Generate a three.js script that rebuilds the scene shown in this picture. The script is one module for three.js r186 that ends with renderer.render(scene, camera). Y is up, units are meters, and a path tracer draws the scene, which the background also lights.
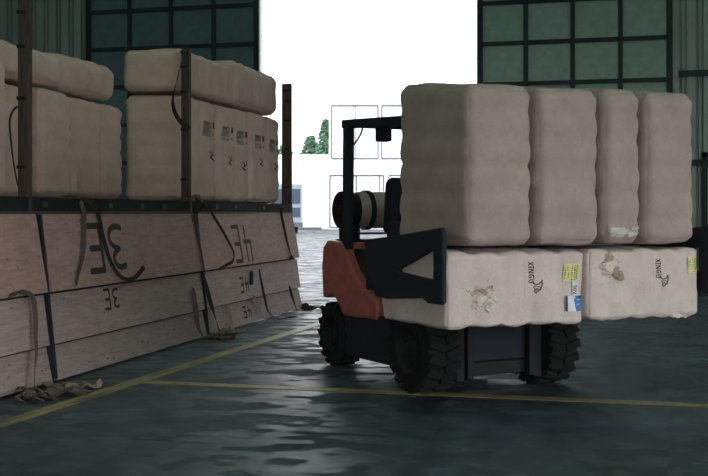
import * as THREE from 'three';
import { mergeGeometries } from 'three/addons/utils/BufferGeometryUtils.js';
import { RoundedBoxGeometry } from 'three/addons/geometries/RoundedBoxGeometry.js';
import { ImprovedNoise } from 'three/addons/math/ImprovedNoise.js';
import { RectAreaLightUniformsLib } from 'three/addons/lights/RectAreaLightUniformsLib.js';

// ---------------------------------------------------------------- camera, sky, light, exposure
const scene = new THREE.Scene();
const renderer = new THREE.WebGLRenderer({ antialias: true });
renderer.toneMapping = THREE.LinearToneMapping;
renderer.toneMappingExposure = 0.84;
renderer.shadowMap.enabled = true;
RectAreaLightUniformsLib.init();

const TURN = THREE.MathUtils.degToRad(15.2);          // the camera looks a little left of the hall's long axis
const camera = new THREE.PerspectiveCamera(23.27, 708 / 476, 0.1, 600);
camera.position.set(0, 1.5, 0);
camera.rotation.set(0, TURN, 0);
camera.setViewOffset(708, 476, 0, 25, 708, 476);      // lens shifted down a little, verticals stay vertical
scene.add(camera);

scene.background = new THREE.Color(5.2, 5.35, 5.5);   // bright overcast sky

// daylight of the overcast sky in the hall's open side door right of the camera; fill lamp in an added end opening behind it
const sideDaylight = new THREE.RectAreaLight(new THREE.Color(1, 0.98, 0.97), 0.8, 17, 4.5);
sideDaylight.position.set(10.05, 2.3, -1); sideDaylight.lookAt(0, 2.3, -1);
scene.add(sideDaylight);
const backFill = new THREE.RectAreaLight(new THREE.Color(1, 0.98, 0.97), 0.8, 10, 4.5);
backFill.position.set(1, 2.3, 10.05); backFill.lookAt(1, 2.3, 0);
scene.add(backFill);

// ---------------------------------------------------------------- helpers
const noiseGen = new ImprovedNoise();
const N3 = (x, y, z) => noiseGen.noise(x, y, z);
let seed = 12345;
const rnd = () => { seed = (seed * 1664525 + 1013904223) >>> 0; return seed / 4294967296; };
const rr = (a, b) => a + (b - a) * rnd();
const V = (x, y, z) => new THREE.Vector3(x, y, z);
const D2R = Math.PI / 180;
const taken = {};
function numbered(n) { const k = taken[n] = (taken[n] ?? -1) + 1; return k ? n + '_' + String(k).padStart(3, '0') : n; }
// hall axes from "metres right of / metres ahead of the camera's line of sight"
const CS = Math.cos(TURN), SN = Math.sin(TURN);
const W = (x, ahead, y = 0) => V(x * CS - ahead * SN, y, -(x * SN + ahead * CS));

function clean(g) {
  g = g.index ? g.toNonIndexed() : g;
  for (const k of Object.keys(g.attributes)) if (!['position', 'normal', 'uv'].includes(k)) g.deleteAttribute(k);
  if (!g.attributes.uv) g.setAttribute('uv', new THREE.BufferAttribute(new Float32Array(g.attributes.position.count * 2), 2));
  if (!g.attributes.normal) g.computeVertexNormals();
  return g;
}
const merge = (l) => (l.length === 1 ? l[0] : mergeGeometries(l.map(clean)));
function obj(name, geos, mat, parent = scene) {
  const m = new THREE.Mesh(merge(Array.isArray(geos) ? geos : [geos]), mat);
  m.name = parent === scene ? numbered(name) : name;
  m.castShadow = m.receiveShadow = true;
  parent.add(m); return m;
}
function tag(o, label, category, group, kind) {
  if (label) o.userData.label = label;
  if (category) o.userData.category = category;
  if (group) o.userData.group = group;
  if (kind) o.userData.kind = kind;
  return o;
}
const struct = (name, geos, mat, parent = scene) => { const o = obj(name, geos, mat, parent); if (parent === scene) o.userData.kind = 'structure'; return o; };
function thing(name, label, category, pos, turn = 0, group) {
  const o = new THREE.Group(); o.name = numbered(name); scene.add(o);
  o.position.copy(pos); o.rotation.y = turn; return tag(o, label, category, group);
}
const box = (w, h, d, x = 0, y = 0, z = 0) => new THREE.BoxGeometry(w, h, d).translate(x, y, z);
const span = (x0, x1, y0, y1, z0, z1) => box(x1 - x0, y1 - y0, z1 - z0, (x0 + x1) / 2, (y0 + y1) / 2, (z0 + z1) / 2);
const rspan = (x0, x1, y0, y1, z0, z1, r = 0.02) => new RoundedBoxGeometry(x1 - x0, y1 - y0, z1 - z0, 2, r).translate((x0 + x1) / 2, (y0 + y1) / 2, (z0 + z1) / 2);
const cylX = (r, len, x, y, z, n = 24) => new THREE.CylinderGeometry(r, r, len, n).rotateZ(Math.PI / 2).translate(x, y, z);
function bar(a, b, w, h = w) {                        // a square bar from a to b
  const d = b.clone().sub(a), g = new RoundedBoxGeometry(w, h, d.length(), 1, Math.min(w, h) * 0.18);
  const q = new THREE.Quaternion().setFromUnitVectors(V(0, 0, 1), d.clone().normalize());
  return g.applyQuaternion(q).translate(...a.clone().add(b).multiplyScalar(0.5).toArray());
}
const tube = (pts, r, n = 24, k = 8) => new THREE.TubeGeometry(new THREE.CatmullRomCurve3(pts), n, r, k, false);
function ribbon(pts, width, side, thick = 0.006, twist = 0) {       // a flat woven strap along pts
  const c = new THREE.CatmullRomCurve3(pts), n = Math.max(16, pts.length * 7), pos = [], uv = [], idx = [];
  for (let i = 0; i <= n; i++) {
    const t = i / n, p = c.getPoint(t), T = c.getTangent(t);
    let s = side.clone().addScaledVector(T, -side.dot(T)).normalize();
    s.applyAxisAngle(T, twist * Math.sin(t * 5.1));
    const nn = T.clone().cross(s).normalize();
    for (const [a, b] of [[-1, -1], [1, -1], [1, 1], [-1, 1]]) {
      const q = p.clone().addScaledVector(s, a * width / 2).addScaledVector(nn, b * thick / 2);
      pos.push(q.x, q.y, q.z); uv.push(a * 0.5 + 0.5, t);
    }
    if (i < n) for (let k = 0; k < 4; k++) { const o = i * 4, k2 = (k + 1) % 4; idx.push(o + k, o + k2, o + 4 + k2, o + k, o + 4 + k2, o + 4 + k); }
  }
  idx.push(0, 2, 1, 0, 3, 2); const e = n * 4; idx.push(e, e + 1, e + 2, e, e + 2, e + 3);
  const g = new THREE.BufferGeometry();
  g.setAttribute('position', new THREE.Float32BufferAttribute(pos, 3)); g.setAttribute('uv', new THREE.Float32BufferAttribute(uv, 2)); g.setIndex(idx);
  const f = g.toNonIndexed(); f.computeVertexNormals(); return f;
}
function extrudeX(pts, x0, x1, holes = [], bevel = 0.012) {          // outline given as [z, y], thick along x
  const s = new THREE.Shape(pts.map(([z, y]) => new THREE.Vector2(-z, y)));
  for (const h of holes) s.holes.push(new THREE.Path(h.map(([z, y]) => new THREE.Vector2(-z, y))));
  const g = new THREE.ExtrudeGeometry(s, { depth: x1 - x0 - 2 * bevel, bevelEnabled: bevel > 0, bevelThickness: bevel, bevelSize: bevel, bevelOffset: -bevel, bevelSegments: 2, curveSegments: 8 });
  return g.rotateY(Math.PI / 2).translate(x0 + bevel, 0, 0);
}
// textures
function canvas(w, h, draw) {
  const c = document.createElement('canvas'); c.width = w; c.height = h;
  draw(c.getContext('2d'), w, h);
  const t = new THREE.CanvasTexture(c); t.colorSpace = THREE.SRGBColorSpace; t.magFilter = THREE.LinearFilter; return t;
}
function tileNoise(P, s0) {                           // periodic value noise
  const t = new Float32Array(P * P); let s = s0 * 7919 + 13;
  for (let i = 0; i < t.length; i++) { s = (s * 1664525 + 1013904223) >>> 0; t[i] = s / 4294967296; }
  return (x, y) => {
    x = ((x % P) + P) % P; y = ((y % P) + P) % P;
    const i = Math.floor(x), j = Math.floor(y), a = x - i, b = y - j, u = a * a * (3 - 2 * a), v = b * b * (3 - 2 * b), i1 = (i + 1) % P, j1 = (j + 1) % P;
    return (t[j * P + i] * (1 - u) + t[j * P + i1] * u) * (1 - v) + (t[j1 * P + i] * (1 - u) + t[j1 * P + i1] * u) * v;
  };
}
function dataTex(n, f, srgb = true) {
  const d = new Uint8Array(n * n * 4);
  for (let j = 0; j < n; j++) for (let i = 0; i < n; i++) {
    const c = f(i / n, j / n), o = (j * n + i) * 4;
    d[o] = Math.max(0, Math.min(255, c[0])); d[o + 1] = Math.max(0, Math.min(255, c[1])); d[o + 2] = Math.max(0, Math.min(255, c[2])); d[o + 3] = 255;
  }
  const t = new THREE.DataTexture(d, n, n); t.wrapS = t.wrapT = THREE.RepeatWrapping; t.magFilter = THREE.LinearFilter; t.minFilter = THREE.LinearMipmapLinearFilter; t.generateMipmaps = true;
  if (srgb) t.colorSpace = THREE.SRGBColorSpace; t.needsUpdate = true; return t;
}
const std = (o) => new THREE.MeshStandardMaterial(o);
const n8 = tileNoise(8, 1), n16 = tileNoise(16, 2), n64 = tileNoise(64, 3), n128 = tileNoise(128, 4), n32 = tileNoise(32, 5);

// ---------------------------------------------------------------- materials
const floorMap = dataTex(1024, (u, v) => {
  const a = n8(u * 8, v * 8), b = n32(u * 32, v * 32), c = n128(u * 128, v * 128), streak = n64(u * 64, v * 8), st2 = n64(u * 6 + 3, v * 64);
  let k = 0.62 + 0.3 * a + 0.22 * b + 0.2 * c + 0.12 * streak;
  if (st2 > 0.86) k *= 0.82; if (c > 0.86 && b > 0.6) k *= 1.35; if (streak < 0.1) k *= 0.7;
  return [58 * k, 70 * k, 78 * k];
});
const floorRough = dataTex(1024, (u, v) => { const p = 0.55 * n32(u * 24, v * 32) + 0.45 * n64(u * 52, v * 64), worn = Math.max(0, Math.min(1, (p - 0.46) * 9)), k = 105 + 95 * worn + 35 * n16(u * 16, v * 16) + 20 * n128(u * 128, v * 128); return [k, k, k]; }, false);
const floorBump = dataTex(1024, (u, v) => { const w = n32(u * 20, v * 32), q = n64(u * 48, v * 64), k = 255 * (0.4 * (1 - Math.abs(2 * w - 1)) + 0.35 * (1 - Math.abs(2 * q - 1)) + 0.25 * n128(u * 128, v * 128)); return [k, k, k]; }, false);
const M = {};
M.floor = new THREE.MeshPhysicalMaterial({ map: floorMap, roughnessMap: floorRough, bumpMap: floorBump, bumpScale: 0.007, roughness: 0.92, specularIntensity: 0.55 });
M.yard = std({ color: 0x8b8e92, map: floorMap, roughnessMap: floorRough, bumpMap: floorBump, bumpScale: 0.02, roughness: 1 });
const cloth = dataTex(512, (u, v) => {
  const k = 0.9 + 0.06 * n8(u * 8, v * 8) + 0.035 * n32(u * 32, v * 32) + 0.04 * n128(u * 128, v * 128) + 0.03 * Math.sin(u * 512 * 0.785) * Math.sin(v * 512 * 0.785);
  const s = n16(u * 16 + 5, v * 16 + 2) > 0.86 ? 0.975 : 1;
  return [212 * k * s, 197 * k * s, 189 * k * s];
});
const clothBump = dataTex(512, (u, v) => { const k = 255 * (0.5 * n16(u * 16, v * 16) + 0.3 * n64(u * 64, v * 64) + 0.2 * n128(u * 128, v * 128)); return [k, k, k]; }, false);
M.bale = std({ map: cloth, bumpMap: clothBump, bumpScale: 0.004, roughness: 0.95 });
M.baleGrey = std({ map: cloth, bumpMap: clothBump, bumpScale: 0.004, roughness: 0.95, color: 0xd2cac8 });
M.baleTruck = std({ map: cloth, bumpMap: clothBump, bumpScale: 0.004, roughness: 0.95, color: 0xf6e6de });
M.steelDark = std({ color: 0x090b0e, roughness: 0.8 });
M.black = std({ color: 0x131a25, roughness: 0.85 });  // bluish tint of haze put into the near-black base colour
M.rubber = std({ color: 0x060708, roughness: 0.95 });
const rust = dataTex(256, (u, v) => { const k = 0.6 + 0.5 * n16(u * 16, v * 16) + 0.3 * n64(u * 64, v * 64), r = n32(u * 32, v * 32) > 0.62 ? 1.25 : 1; return [62 * k * r, 56 * k, 50 * k]; });
M.stake = std({ map: rust, roughness: 0.8, metalness: 0.1 });
const orangeTex = dataTex(256, (u, v) => { const k = 0.85 + 0.2 * n16(u * 16, v * 16) + 0.1 * n64(u * 64, v * 64); return [168 * k, 92 * k, 84 * k]; });
M.orange = std({ map: orangeTex, roughness: 0.5 });
M.tank = std({ color: 0xb4a09a, roughness: 0.35, metalness: 0.3 });
M.rail = std({ color: 0x101415, roughness: 0.95 });
M.railPlate = std({ color: 0x2e3434, roughness: 0.6 });
M.boardFar = std({ color: 0xa08c84, roughness: 0.85 });
M.deck = std({ color: 0x4a3f34, roughness: 0.9 });
const wallTex = dataTex(256, (u, v) => { const k = 0.95 + 0.04 * n16(u * 16, v * 16) + 0.03 * n64(u * 64, v * 16); return [168 * k, 178 * k, 176 * k]; });
M.clad = std({ map: wallTex, roughness: 0.6, metalness: 0.15 });
M.doorFrame = std({ color: 0x1d2a2e, roughness: 0.6 });
const paneTex = (r, g, b, s) => dataTex(256, (u, v) => { const k = 0.9 + 0.1 * n8(u * 8 + s, v * 8) + 0.08 * n64(u * 64, v * 64 + s) + (n128(u * 128, v * 128) > 0.9 ? 0.12 : 0); return [r * k, g * k, b * k]; });
M.panes = [[164, 186, 176], [160, 184, 172], [164, 182, 180], [156, 176, 170]].map(([r, g, b], i) => std({ map: paneTex(r, g, b, i * 3), roughness: 0.7 }));
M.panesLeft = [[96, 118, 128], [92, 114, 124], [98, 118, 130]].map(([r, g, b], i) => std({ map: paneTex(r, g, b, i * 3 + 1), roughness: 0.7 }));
M.ceil = std({ color: 0x8b9090, roughness: 0.9 });
M.fibre = new THREE.MeshPhysicalMaterial({ color: 0xd4e6d6, roughness: 1, transmission: 0.56, thickness: 0 });
M.wallPlain = std({ color: 0x7d8883, roughness: 0.85 });
M.strapBrown = std({ color: 0x5c5046, roughness: 0.95 });
M.strapDark = std({ color: 0x2a2825, roughness: 0.95 });
M.strapPale = std({ color: 0x8b7d6d, roughness: 0.95 });
M.white = std({ color: 0xe9ebee, roughness: 0.8 });
M.lineGrey = std({ color: 0x4a4f56, roughness: 0.8 });
M.glassBlue = std({ color: 0x2c3a4c, roughness: 0.3 });
M.busPaint = std({ color: 0x77838e, roughness: 0.6 });
M.leaf = std({ color: 0x46664f, roughness: 0.9, side: THREE.DoubleSide });
M.bark = std({ color: 0x5a5248, roughness: 0.95 });

// ---------------------------------------------------------------- the hall
const END = 24, LX = -17, RX = 10, BZ = 10, H = 9;
const DOORL = -8.68, DOORR = -3.77, DOORH = 7.2;
function floorGeo(x0, x1, z0, z1, y0, y1, per) {
  const g = span(x0, x1, y0, y1, z0, z1), p = g.attributes.position, uv = g.attributes.uv;
  for (let i = 0; i < p.count; i++) uv.setXY(i, p.getX(i) / per, p.getZ(i) / per);
  return g;
}
struct('floor', floorGeo(LX - 0.2, RX + 0.2, -END - 0.15, BZ + 0.2, -0.2, 0, 7), M.floor);
struct('ground', floorGeo(-150, 150, -190, 120, -0.6, -0.02, 9), M.yard);
const SKYL = [[-13, -11.2], [-7.4, -5.6], [-0.4, 1.4], [5.4, 7.2]], SKZ = [-22, 8];     // unseen fibreglass rooflights, added for ambient fill light
{
  const xs = [LX - 0.2, ...SKYL.flat(), RX + 0.2], gs = [span(LX - 0.2, RX + 0.2, H, H + 0.15, -END - 0.3, SKZ[0]), span(LX - 0.2, RX + 0.2, H, H + 0.15, SKZ[1], BZ + 0.2)];
  for (let i = 0; i < xs.length; i += 2) gs.push(span(xs[i], xs[i + 1], H, H + 0.15, SKZ[0], SKZ[1]));
  const ceil = struct('ceiling', gs, M.ceil);
  for (const [a, b] of SKYL) obj('fill_rooflight', span(a, b, H + 0.06, H + 0.07, SKZ[0], SKZ[1]), M.fibre, ceil);
}
struct('wall_left', span(LX - 0.2, LX, -0.1, H, -END - 0.3, BZ + 0.2), M.wallPlain);
struct('wall_back', [span(LX, -4, -0.1, H, BZ, BZ + 0.2), span(6, RX, -0.1, H, BZ, BZ + 0.2), span(-4, 6, 4.6, H, BZ, BZ + 0.2)], M.wallPlain);  // unseen end opening added to let in fill light
struct('wall_right', [span(RX, RX + 0.2, -0.1, H, -END - 0.3, -9.5), span(RX, RX + 0.2, -0.1, H, 7.5, BZ + 0.2), span(RX, RX + 0.2, 4.6, H, -9.5, 7.5)], M.wallPlain);
// corrugated sheet on the end wall
function corrugated(x0, x1, y0, y1, z, pitch = 0.32) {
  const prof = [[0, 1], [0.4, 1], [0.43, 0], [0.53, 0], [0.56, 1], [0.68, 1], [0.71, 0], [0.81, 0], [0.84, 1], [1, 1]], pts = [];
  for (let x = x0; x < x1 - 1e-6; x += pitch) for (const [a, b] of prof.slice(0, -1)) if (x + a * pitch < x1) pts.push([x + a * pitch, b * 0.1]);
  pts.push([x1, 0]);
  const s = new THREE.Shape(); s.moveTo(x0, -0.16); pts.forEach(([x, d]) => s.lineTo(x, d)); s.lineTo(x1, -0.16);
  const g = new THREE.ExtrudeGeometry(s, { depth: y1 - y0, bevelEnabled: false });      // extruded along local z, then stood up
  g.rotateX(-Math.PI / 2);                                                               // shape y -> -z
  const p = g.attributes.position, uv = g.attributes.uv;
  g.applyMatrix4(new THREE.Matrix4().makeScale(1, 1, -1));                               // rib side towards the hall
  const idx = g.index; if (!idx) for (let i = 0; i < p.count; i += 3) for (const at of [p, g.attributes.normal, uv]) for (let k = 0; k < at.itemSize; k++) { const q = at.array[(i + 1) * at.itemSize + k]; at.array[(i + 1) * at.itemSize + k] = at.array[(i + 2) * at.itemSize + k]; at.array[(i + 2) * at.itemSize + k] = q; }
  g.translate(0, y0, z); g.computeVertexNormals();
  for (let i = 0; i < p.count; i++) uv.setXY(i, p.getX(i) / 3, p.getY(i) / 3);
  return g;
}
const endWall = struct('wall_front', [corrugated(LX, DOORL - 0.02, -0.1, H, -END - 0.1), corrugated(DOORR + 0.02, RX, -0.1, H, -END - 0.1), corrugated(DOORL - 0.02, DOORR + 0.02, DOORH, H, -END - 0.1)], M.clad);
for (const y of [2.5, 4.28, 6.2]) obj('girt', span(0.2, RX - 0.05, y - 0.06, y + 0.06, -END - 0.05, -END + 0.06), M.doorFrame, endWall);
obj('door_track', span(-13.5, 0.9, 7.3, 7.55, -END - 0.04, -END + 0.34), M.doorFrame, endWall);
// two sliding door leaves, each a steel frame with sheet panes
function leaf(n, x0, x1, y0, rowH, mats) {
  const g = new THREE.Group(); g.name = 'door_' + n; g.userData.kind = 'structure'; scene.add(g);
  const cols = 4, rows = y0 > 0.5 ? 7 : 8, cw = (x1 - x0) / cols, top = y0 + rows * rowH, z = -END + 0.14;
  g.position.set((x0 + x1) / 2, 0, z);
  const X = (x) => x - (x0 + x1) / 2;
  for (let i = 0; i <= cols; i++) { const w = i === 0 || i === cols ? 0.06 : 0.045, x = X(x0 + i * cw); obj('stile', span(x - w, x + w, 0.04, top, -0.04, 0.05), M.doorFrame, g); }
  for (let j = 0; j <= rows; j++) obj('rail', span(X(x0), X(x1), y0 + j * rowH - 0.045, y0 + j * rowH + 0.045, -0.035, 0.045), M.doorFrame, g);
  obj('kick_plate', span(X(x0), X(x1), 0.04, y0, -0.02, 0.01), M.doorFrame, g);
  const pane = box(cw - 0.09, rowH - 0.09, 0.012);
  for (let i = 0; i < cols; i++) for (let j = 0; j < rows; j++) {
    const p = obj('pane', pane, mats[(i * 7 + j * 5 + ((i * j) % 3)) % mats.length], g);
    p.position.set(X(x0 + (i + 0.5) * cw), y0 + (j + 0.5) * rowH, 0);
  }
  return g;
}
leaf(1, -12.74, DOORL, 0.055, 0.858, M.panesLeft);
leaf(2, DOORR, 0.03, 0.79, 0.842, M.panes);
// small personnel door at the right
const pd = new THREE.Group(); pd.name = 'door_3'; pd.userData.kind = 'structure'; scene.add(pd); pd.position.set(1.25, 0, -END + 0.02);
obj('door_frame', [span(-0.6, -0.5, 0, 2.7, -0.04, 0.1), span(0.5, 0.6, 0, 2.7, -0.04, 0.1), span(-0.6, 0.6, 2.6, 2.7, -0.04, 0.1)], M.doorFrame, pd);
obj('door_panel', span(-0.5, 0.5, 0.02, 2.6, -0.02, 0.04), M.wallPlain, pd);
obj('handle', rspan(-0.42, -0.3, 1.02, 1.06, 0.04, 0.09, 0.01), M.steelDark, pd);

// worn yellow floor lines
const lineTex = (pale) => canvas(1024, 32, (c, w, h) => {
  c.fillStyle = pale; c.fillRect(0, 0, w, h);
  for (let i = 0; i < 1700; i++) { c.fillStyle = `rgba(${70 + rnd() * 40},${66 + rnd() * 40},${45 + rnd() * 30},${rnd() * 0.4})`; c.fillRect(rnd() * w, rnd() * h, 1 + rnd() * 12, 1 + rnd() * 3); }
  for (let i = 0; i < 26; i++) { c.fillStyle = 'rgba(52,58,56,0.55)'; c.fillRect(rnd() * w, rnd() * h - 6, 3 + rnd() * 30, 4 + rnd() * 12); }
});
M.line = std({ map: lineTex('#a08e5c'), roughness: 0.55, polygonOffset: true, polygonOffsetFactor: -1 });
const l1 = struct('trim_1', box(14.3, 0.003, 0.16), M.line); l1.position.set(-4.55 + 7.15, 0.0025, -9.4);
const l2 = struct('trim_2', box(30, 0.003, 0.15).rotateY(Math.PI / 2), M.line); l2.position.set(-4.555, 0.0035, -8.9);

// ---------------------------------------------------------------- outside
{
  const far = W(4.3, 106); // a long white building across the yard
  const b = thing('warehouse_building', 'white building across the yard with thin grey framed facade, seen through the doorway', 'building', far, TURN);
  obj('wall', span(-6.6, 22, 0, 13, -8, 0), M.white, b);
  const frame = (x0, x1, y0, y1, mids) => {
    const f = obj('window_frame', [span(x0 - 0.05, x0 + 0.05, y0, y1, 0, 0.12), span(x1 - 0.05, x1 + 0.05, y0, y1, 0, 0.12), span(x0, x1, y1 - 0.05, y1 + 0.05, 0, 0.12), span(x0, x1, y0 - 0.05, y0 + 0.05, 0, 0.12)], M.lineGrey, b);
    for (const m of mids) obj('mullion', span(m - 0.04, m + 0.04, y0, y1, 0.01, 0.1), M.lineGrey, f);
  };
  frame(-6.35, -2.1, 6.5, 11.35, [-4.2]);
  frame(-1.75, 5.5, 6.5, 11.35, [1.9]);
  frame(-6.5, -4.1, 0.2, 4.95, []);
  frame(-4.1, -1.6, 0.2, 4.95, [-1.95]);
  frame(-1.1, 5.5, 0.2, 4.95, [2]);
  const lo = thing('yard_building', 'low white flat-roofed building left of the framed facade across the yard', 'building', W(-8.9, 107), TURN);
  obj('wall', span(-14, 6.55, 0, 6.7, -6, 0), M.white, lo); obj('roof_edge', span(-14.1, 6.5, 6.7, 6.9, -6.1, 0.1), M.white, lo);
  const kerb = obj('kerb', [span(-14, 6, 0, 0.22, -0.2, 0.2)], M.lineGrey); kerb.position.copy(W(-8.9, 104)); kerb.rotation.y = TURN; tag(kerb, 'grey kerb along the foot of the low white building', 'kerb');
  // trees behind the low building
  const tree = (x, ahead, h, r, label) => {
    const t = thing('tree', label, 'tree', W(x, ahead), 0, 'trees behind the low white building');
    obj('trunk', [new THREE.CylinderGeometry(0.12, 0.22, h * 0.8, 8).translate(0, h * 0.4, 0)], M.bark, t);
    const pos = [];
    for (let i = 0; i < 1500; i++) {
      const yy = rnd(), rad = r * Math.pow(1 - yy * 0.92, 0.8) * Math.sqrt(rnd()), a = rnd() * 6.283, cx = Math.cos(a) * rad, cz = Math.sin(a) * rad, cy = h * (0.6 + 0.4 * yy);
      const s = 0.24;
      for (let k = 0; k < 3; k++) pos.push(cx + rr(-s, s) * 1.6, cy + rr(-s, s), cz + rr(-s, s));
    }
    const g = new THREE.BufferGeometry(); g.setAttribute('position', new THREE.Float32BufferAttribute(pos, 3)); g.computeVertexNormals();
    const f = obj('foliage', g, M.leaf, t); f.userData.kind = 'stuff';
  };
  tree(-2.9, 121, 11.2, 1.5, 'tallest green tree beside the framed facade, above the low roof');
  tree(-4.7, 126, 9.8, 2.0, 'medium green tree left of the tallest one above the low roof');
  tree(-7.2, 121, 8.6, 1.9, 'lowest green tree peeping over the low roof beside the truck stake');
  // a bus parked in the yard
  const bus = thing('bus', 'pale bus with grid of dark windows parked in yard behind the truck', 'bus', W(-5.1, 86), TURN + 0.12);
  obj('body', [rspan(-2.2, 1.25, 0.5, 3.7, -7, 0, 0.15)], M.busPaint, bus);
  for (const [x0, x1, y0, y1] of [[-0.9, 0.15, 2.2, 3.3], [0.25, 1.1, 2.2, 3.3], [-0.9, 0.15, 1.2, 1.9], [0.25, 1.1, 1.2, 1.9]]) obj('window', rspan(x0, x1, y0, y1, -0.02, 0.04, 0.01), M.glassBlue, bus);
  obj('bumper', rspan(-2.2, 1.3, 0.45, 0.8, -0.1, 0.12, 0.03), M.lineGrey, bus);
  for (const x of [-1.9, 0.85]) for (const z of [-1.5, -5.5]) obj('wheel', cylX(0.48, 0.3, x, 0.48, z, 18), M.rubber, bus);
}

// ---------------------------------------------------------------- cotton bales
// a bale: rounded box, waisted by its ties, with a soft lumpy skin. Base at y = 0, centred in x and z.
function makeBale({ w, h, d, r = 0.07, ties = 7, axis = 1, amp = 0.012, s = 0, lump = 0.012, belly = 0.015, cell = 0.035, rise = 0 }) {
  const hw = [w / 2, h / 2, d / 2], inner = hw.map((a) => a - r);
  const dims = [w, h, d], fit = [1, 1, 1], mid = [0, 0, 0];
  function surf(px, py, pz, off = 0) {
    const p = [px, py, pz], q = p.map((a, i) => Math.max(-inner[i], Math.min(inner[i], a))), e = p.map((a, i) => a - q[i]);
    const l = Math.hypot(...e) || 1, n = e.map((a) => a / l);
    const u = p.map((a, i) => a / hw[i]);
    const t = (p[axis] / dims[axis] + 0.5) * ties;
    const acr = 1 - Math.abs(n[axis]);
    const tie = (Math.pow(Math.abs(Math.sin(Math.PI * t)), 0.55) - 1) * amp * acr;
    const pad = -belly * (1 - Math.max(...[0, 1, 2].map((i) => Math.abs(n[i]) * (1 - [0, 1, 2].filter((k) => k !== i).reduce((m, k) => Math.max(m, u[k] * u[k]), 0)))));
    const nz = lump * (N3(px * 3.1 + s * 7.3, py * 3.1, pz * 3.1 + s) + 0.55 * N3(px * 8 + s, py * 8 - s * 3, pz * 8) + 0.25 * N3(px * 19 + s, py * 19, pz * 19)) - lump * 0.6;
    const dd = tie + pad + nz + off;
    const P0 = [0, 1, 2].map((i) => (q[i] + n[i] * (r + dd) - mid[i]) * fit[i]);
    P0[1] += rise * (P0[1] / h + 0.5) * (0.5 - P0[2] / d);
    return { p: P0, n };
  }
  const axisPts = (a) => {
    const out = [], edge = [0, 0.12, 0.28, 0.48, 0.72, 1].map((k) => k * r), m = Math.max(2, Math.round((a - 2 * r) / cell));
    for (const k of edge) out.push(-a / 2 + k);
    for (let i = 1; i < m; i++) out.push(-a / 2 + r + (a - 2 * r) * i / m);
    for (const k of edge.slice().reverse()) out.push(a / 2 - k);
    return out;
  };
  const A = dims.map(axisPts), pos = [], uv = [], idx = [], keys = new Map(), norm = [], keyOf = [];
  { const keep = rise, lo = [9, 9, 9], hi = [-9, -9, -9]; rise = 0;
    for (let ax = 0; ax < 3; ax++) for (const sg of [-1, 1]) for (const bb of A[(ax + 1) % 3]) for (const cc of A[(ax + 2) % 3]) { const q = [0, 0, 0]; q[ax] = sg * hw[ax]; q[(ax + 1) % 3] = bb; q[(ax + 2) % 3] = cc; surf(...q).p.forEach((v, i) => { lo[i] = Math.min(lo[i], v); hi[i] = Math.max(hi[i], v); }); }
    for (let i = 0; i < 3; i++) { mid[i] = (lo[i] + hi[i]) / 2; fit[i] = dims[i] / (hi[i] - lo[i]); }
    rise = keep; }
  for (let ax = 0; ax < 3; ax++) for (const sg of [-1, 1]) {
    const b = (ax + 1) % 3, c = (ax + 2) % 3, nb = A[b].length, nc = A[c].length, o = pos.length / 3;
    for (let i = 0; i < nb; i++) for (let j = 0; j < nc; j++) {
      const q = [0, 0, 0]; q[ax] = sg * hw[ax]; q[b] = A[b][i]; q[c] = A[c][j];
      const S = surf(...q); pos.push(S.p[0], S.p[1] + h / 2, S.p[2]);
      uv.push(((ax === 0 ? q[2] : q[0]) + s * 0.37) / 1.3, ((ax === 1 ? q[2] : q[1]) + s * 0.61) / 1.3);
      const k = q.map((x) => Math.round(x * 1e4)).join(); if (!keys.has(k)) { keys.set(k, norm.length); norm.push(V(0, 0, 0)); } keyOf.push(keys.get(k));
    }
    for (let i = 0; i < nb - 1; i++) for (let j = 0; j < nc - 1; j++) {
      const a0 = o + i * nc + j, a1 = a0 + nc, f = sg > 0 ? [a0, a1, a1 + 1, a0, a1 + 1, a0 + 1] : [a0, a1 + 1, a1, a0, a0 + 1, a1 + 1];
      idx.push(...f);
    }
  }
  const P = (i) => V(pos[i * 3], pos[i * 3 + 1], pos[i * 3 + 2]);
  for (let i = 0; i < idx.length; i += 3) {
    const a = P(idx[i]), n = P(idx[i + 1]).sub(a).cross(P(idx[i + 2]).sub(a));
    for (let k = 0; k < 3; k++) norm[keyOf[idx[i + k]]].add(n);
  }
  norm.forEach((n) => n.normalize());
  const nrm = []; keyOf.forEach((k) => nrm.push(norm[k].x, norm[k].y, norm[k].z));
  const g = new THREE.BufferGeometry();
  g.setAttribute('position', new THREE.Float32BufferAttribute(pos, 3)); g.setAttribute('normal', new THREE.Float32BufferAttribute(nrm, 3)); g.setAttribute('uv', new THREE.Float32BufferAttribute(uv, 2)); g.setIndex(idx);
  // a sheet lying on one face: ax/sg choose the face, [b0, b1] runs along the face's horizontal, [c0, c1] up from the base
  function patch(ax, sg, b0, b1, y0, y1, off = 0.004, nb = 10, nc = 10, lift = 0) {
    const pp = [], uu = [], ii = [];
    for (let i = 0; i <= nb; i++) for (let j = 0; j <= nc; j++) {
      const b = b0 + (b1 - b0) * i / nb, y = y0 + (y1 - y0) * j / nc - h / 2, q = ax === 0 ? [sg * hw[0], y, b] : [b, y, sg * hw[2]];
      const S = surf(...q, off + lift * Math.sin(3 * i / nb + 2 * j / nc) ** 2); pp.push(S.p[0], S.p[1] + h / 2, S.p[2]); uu.push(i / nb, j / nc);
    }
    for (let i = 0; i < nb; i++) for (let j = 0; j < nc; j++) { const a = i * (nc + 1) + j, e = a + nc + 1; ii.push(a, e, e + 1, a, e + 1, a + 1); }
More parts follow.
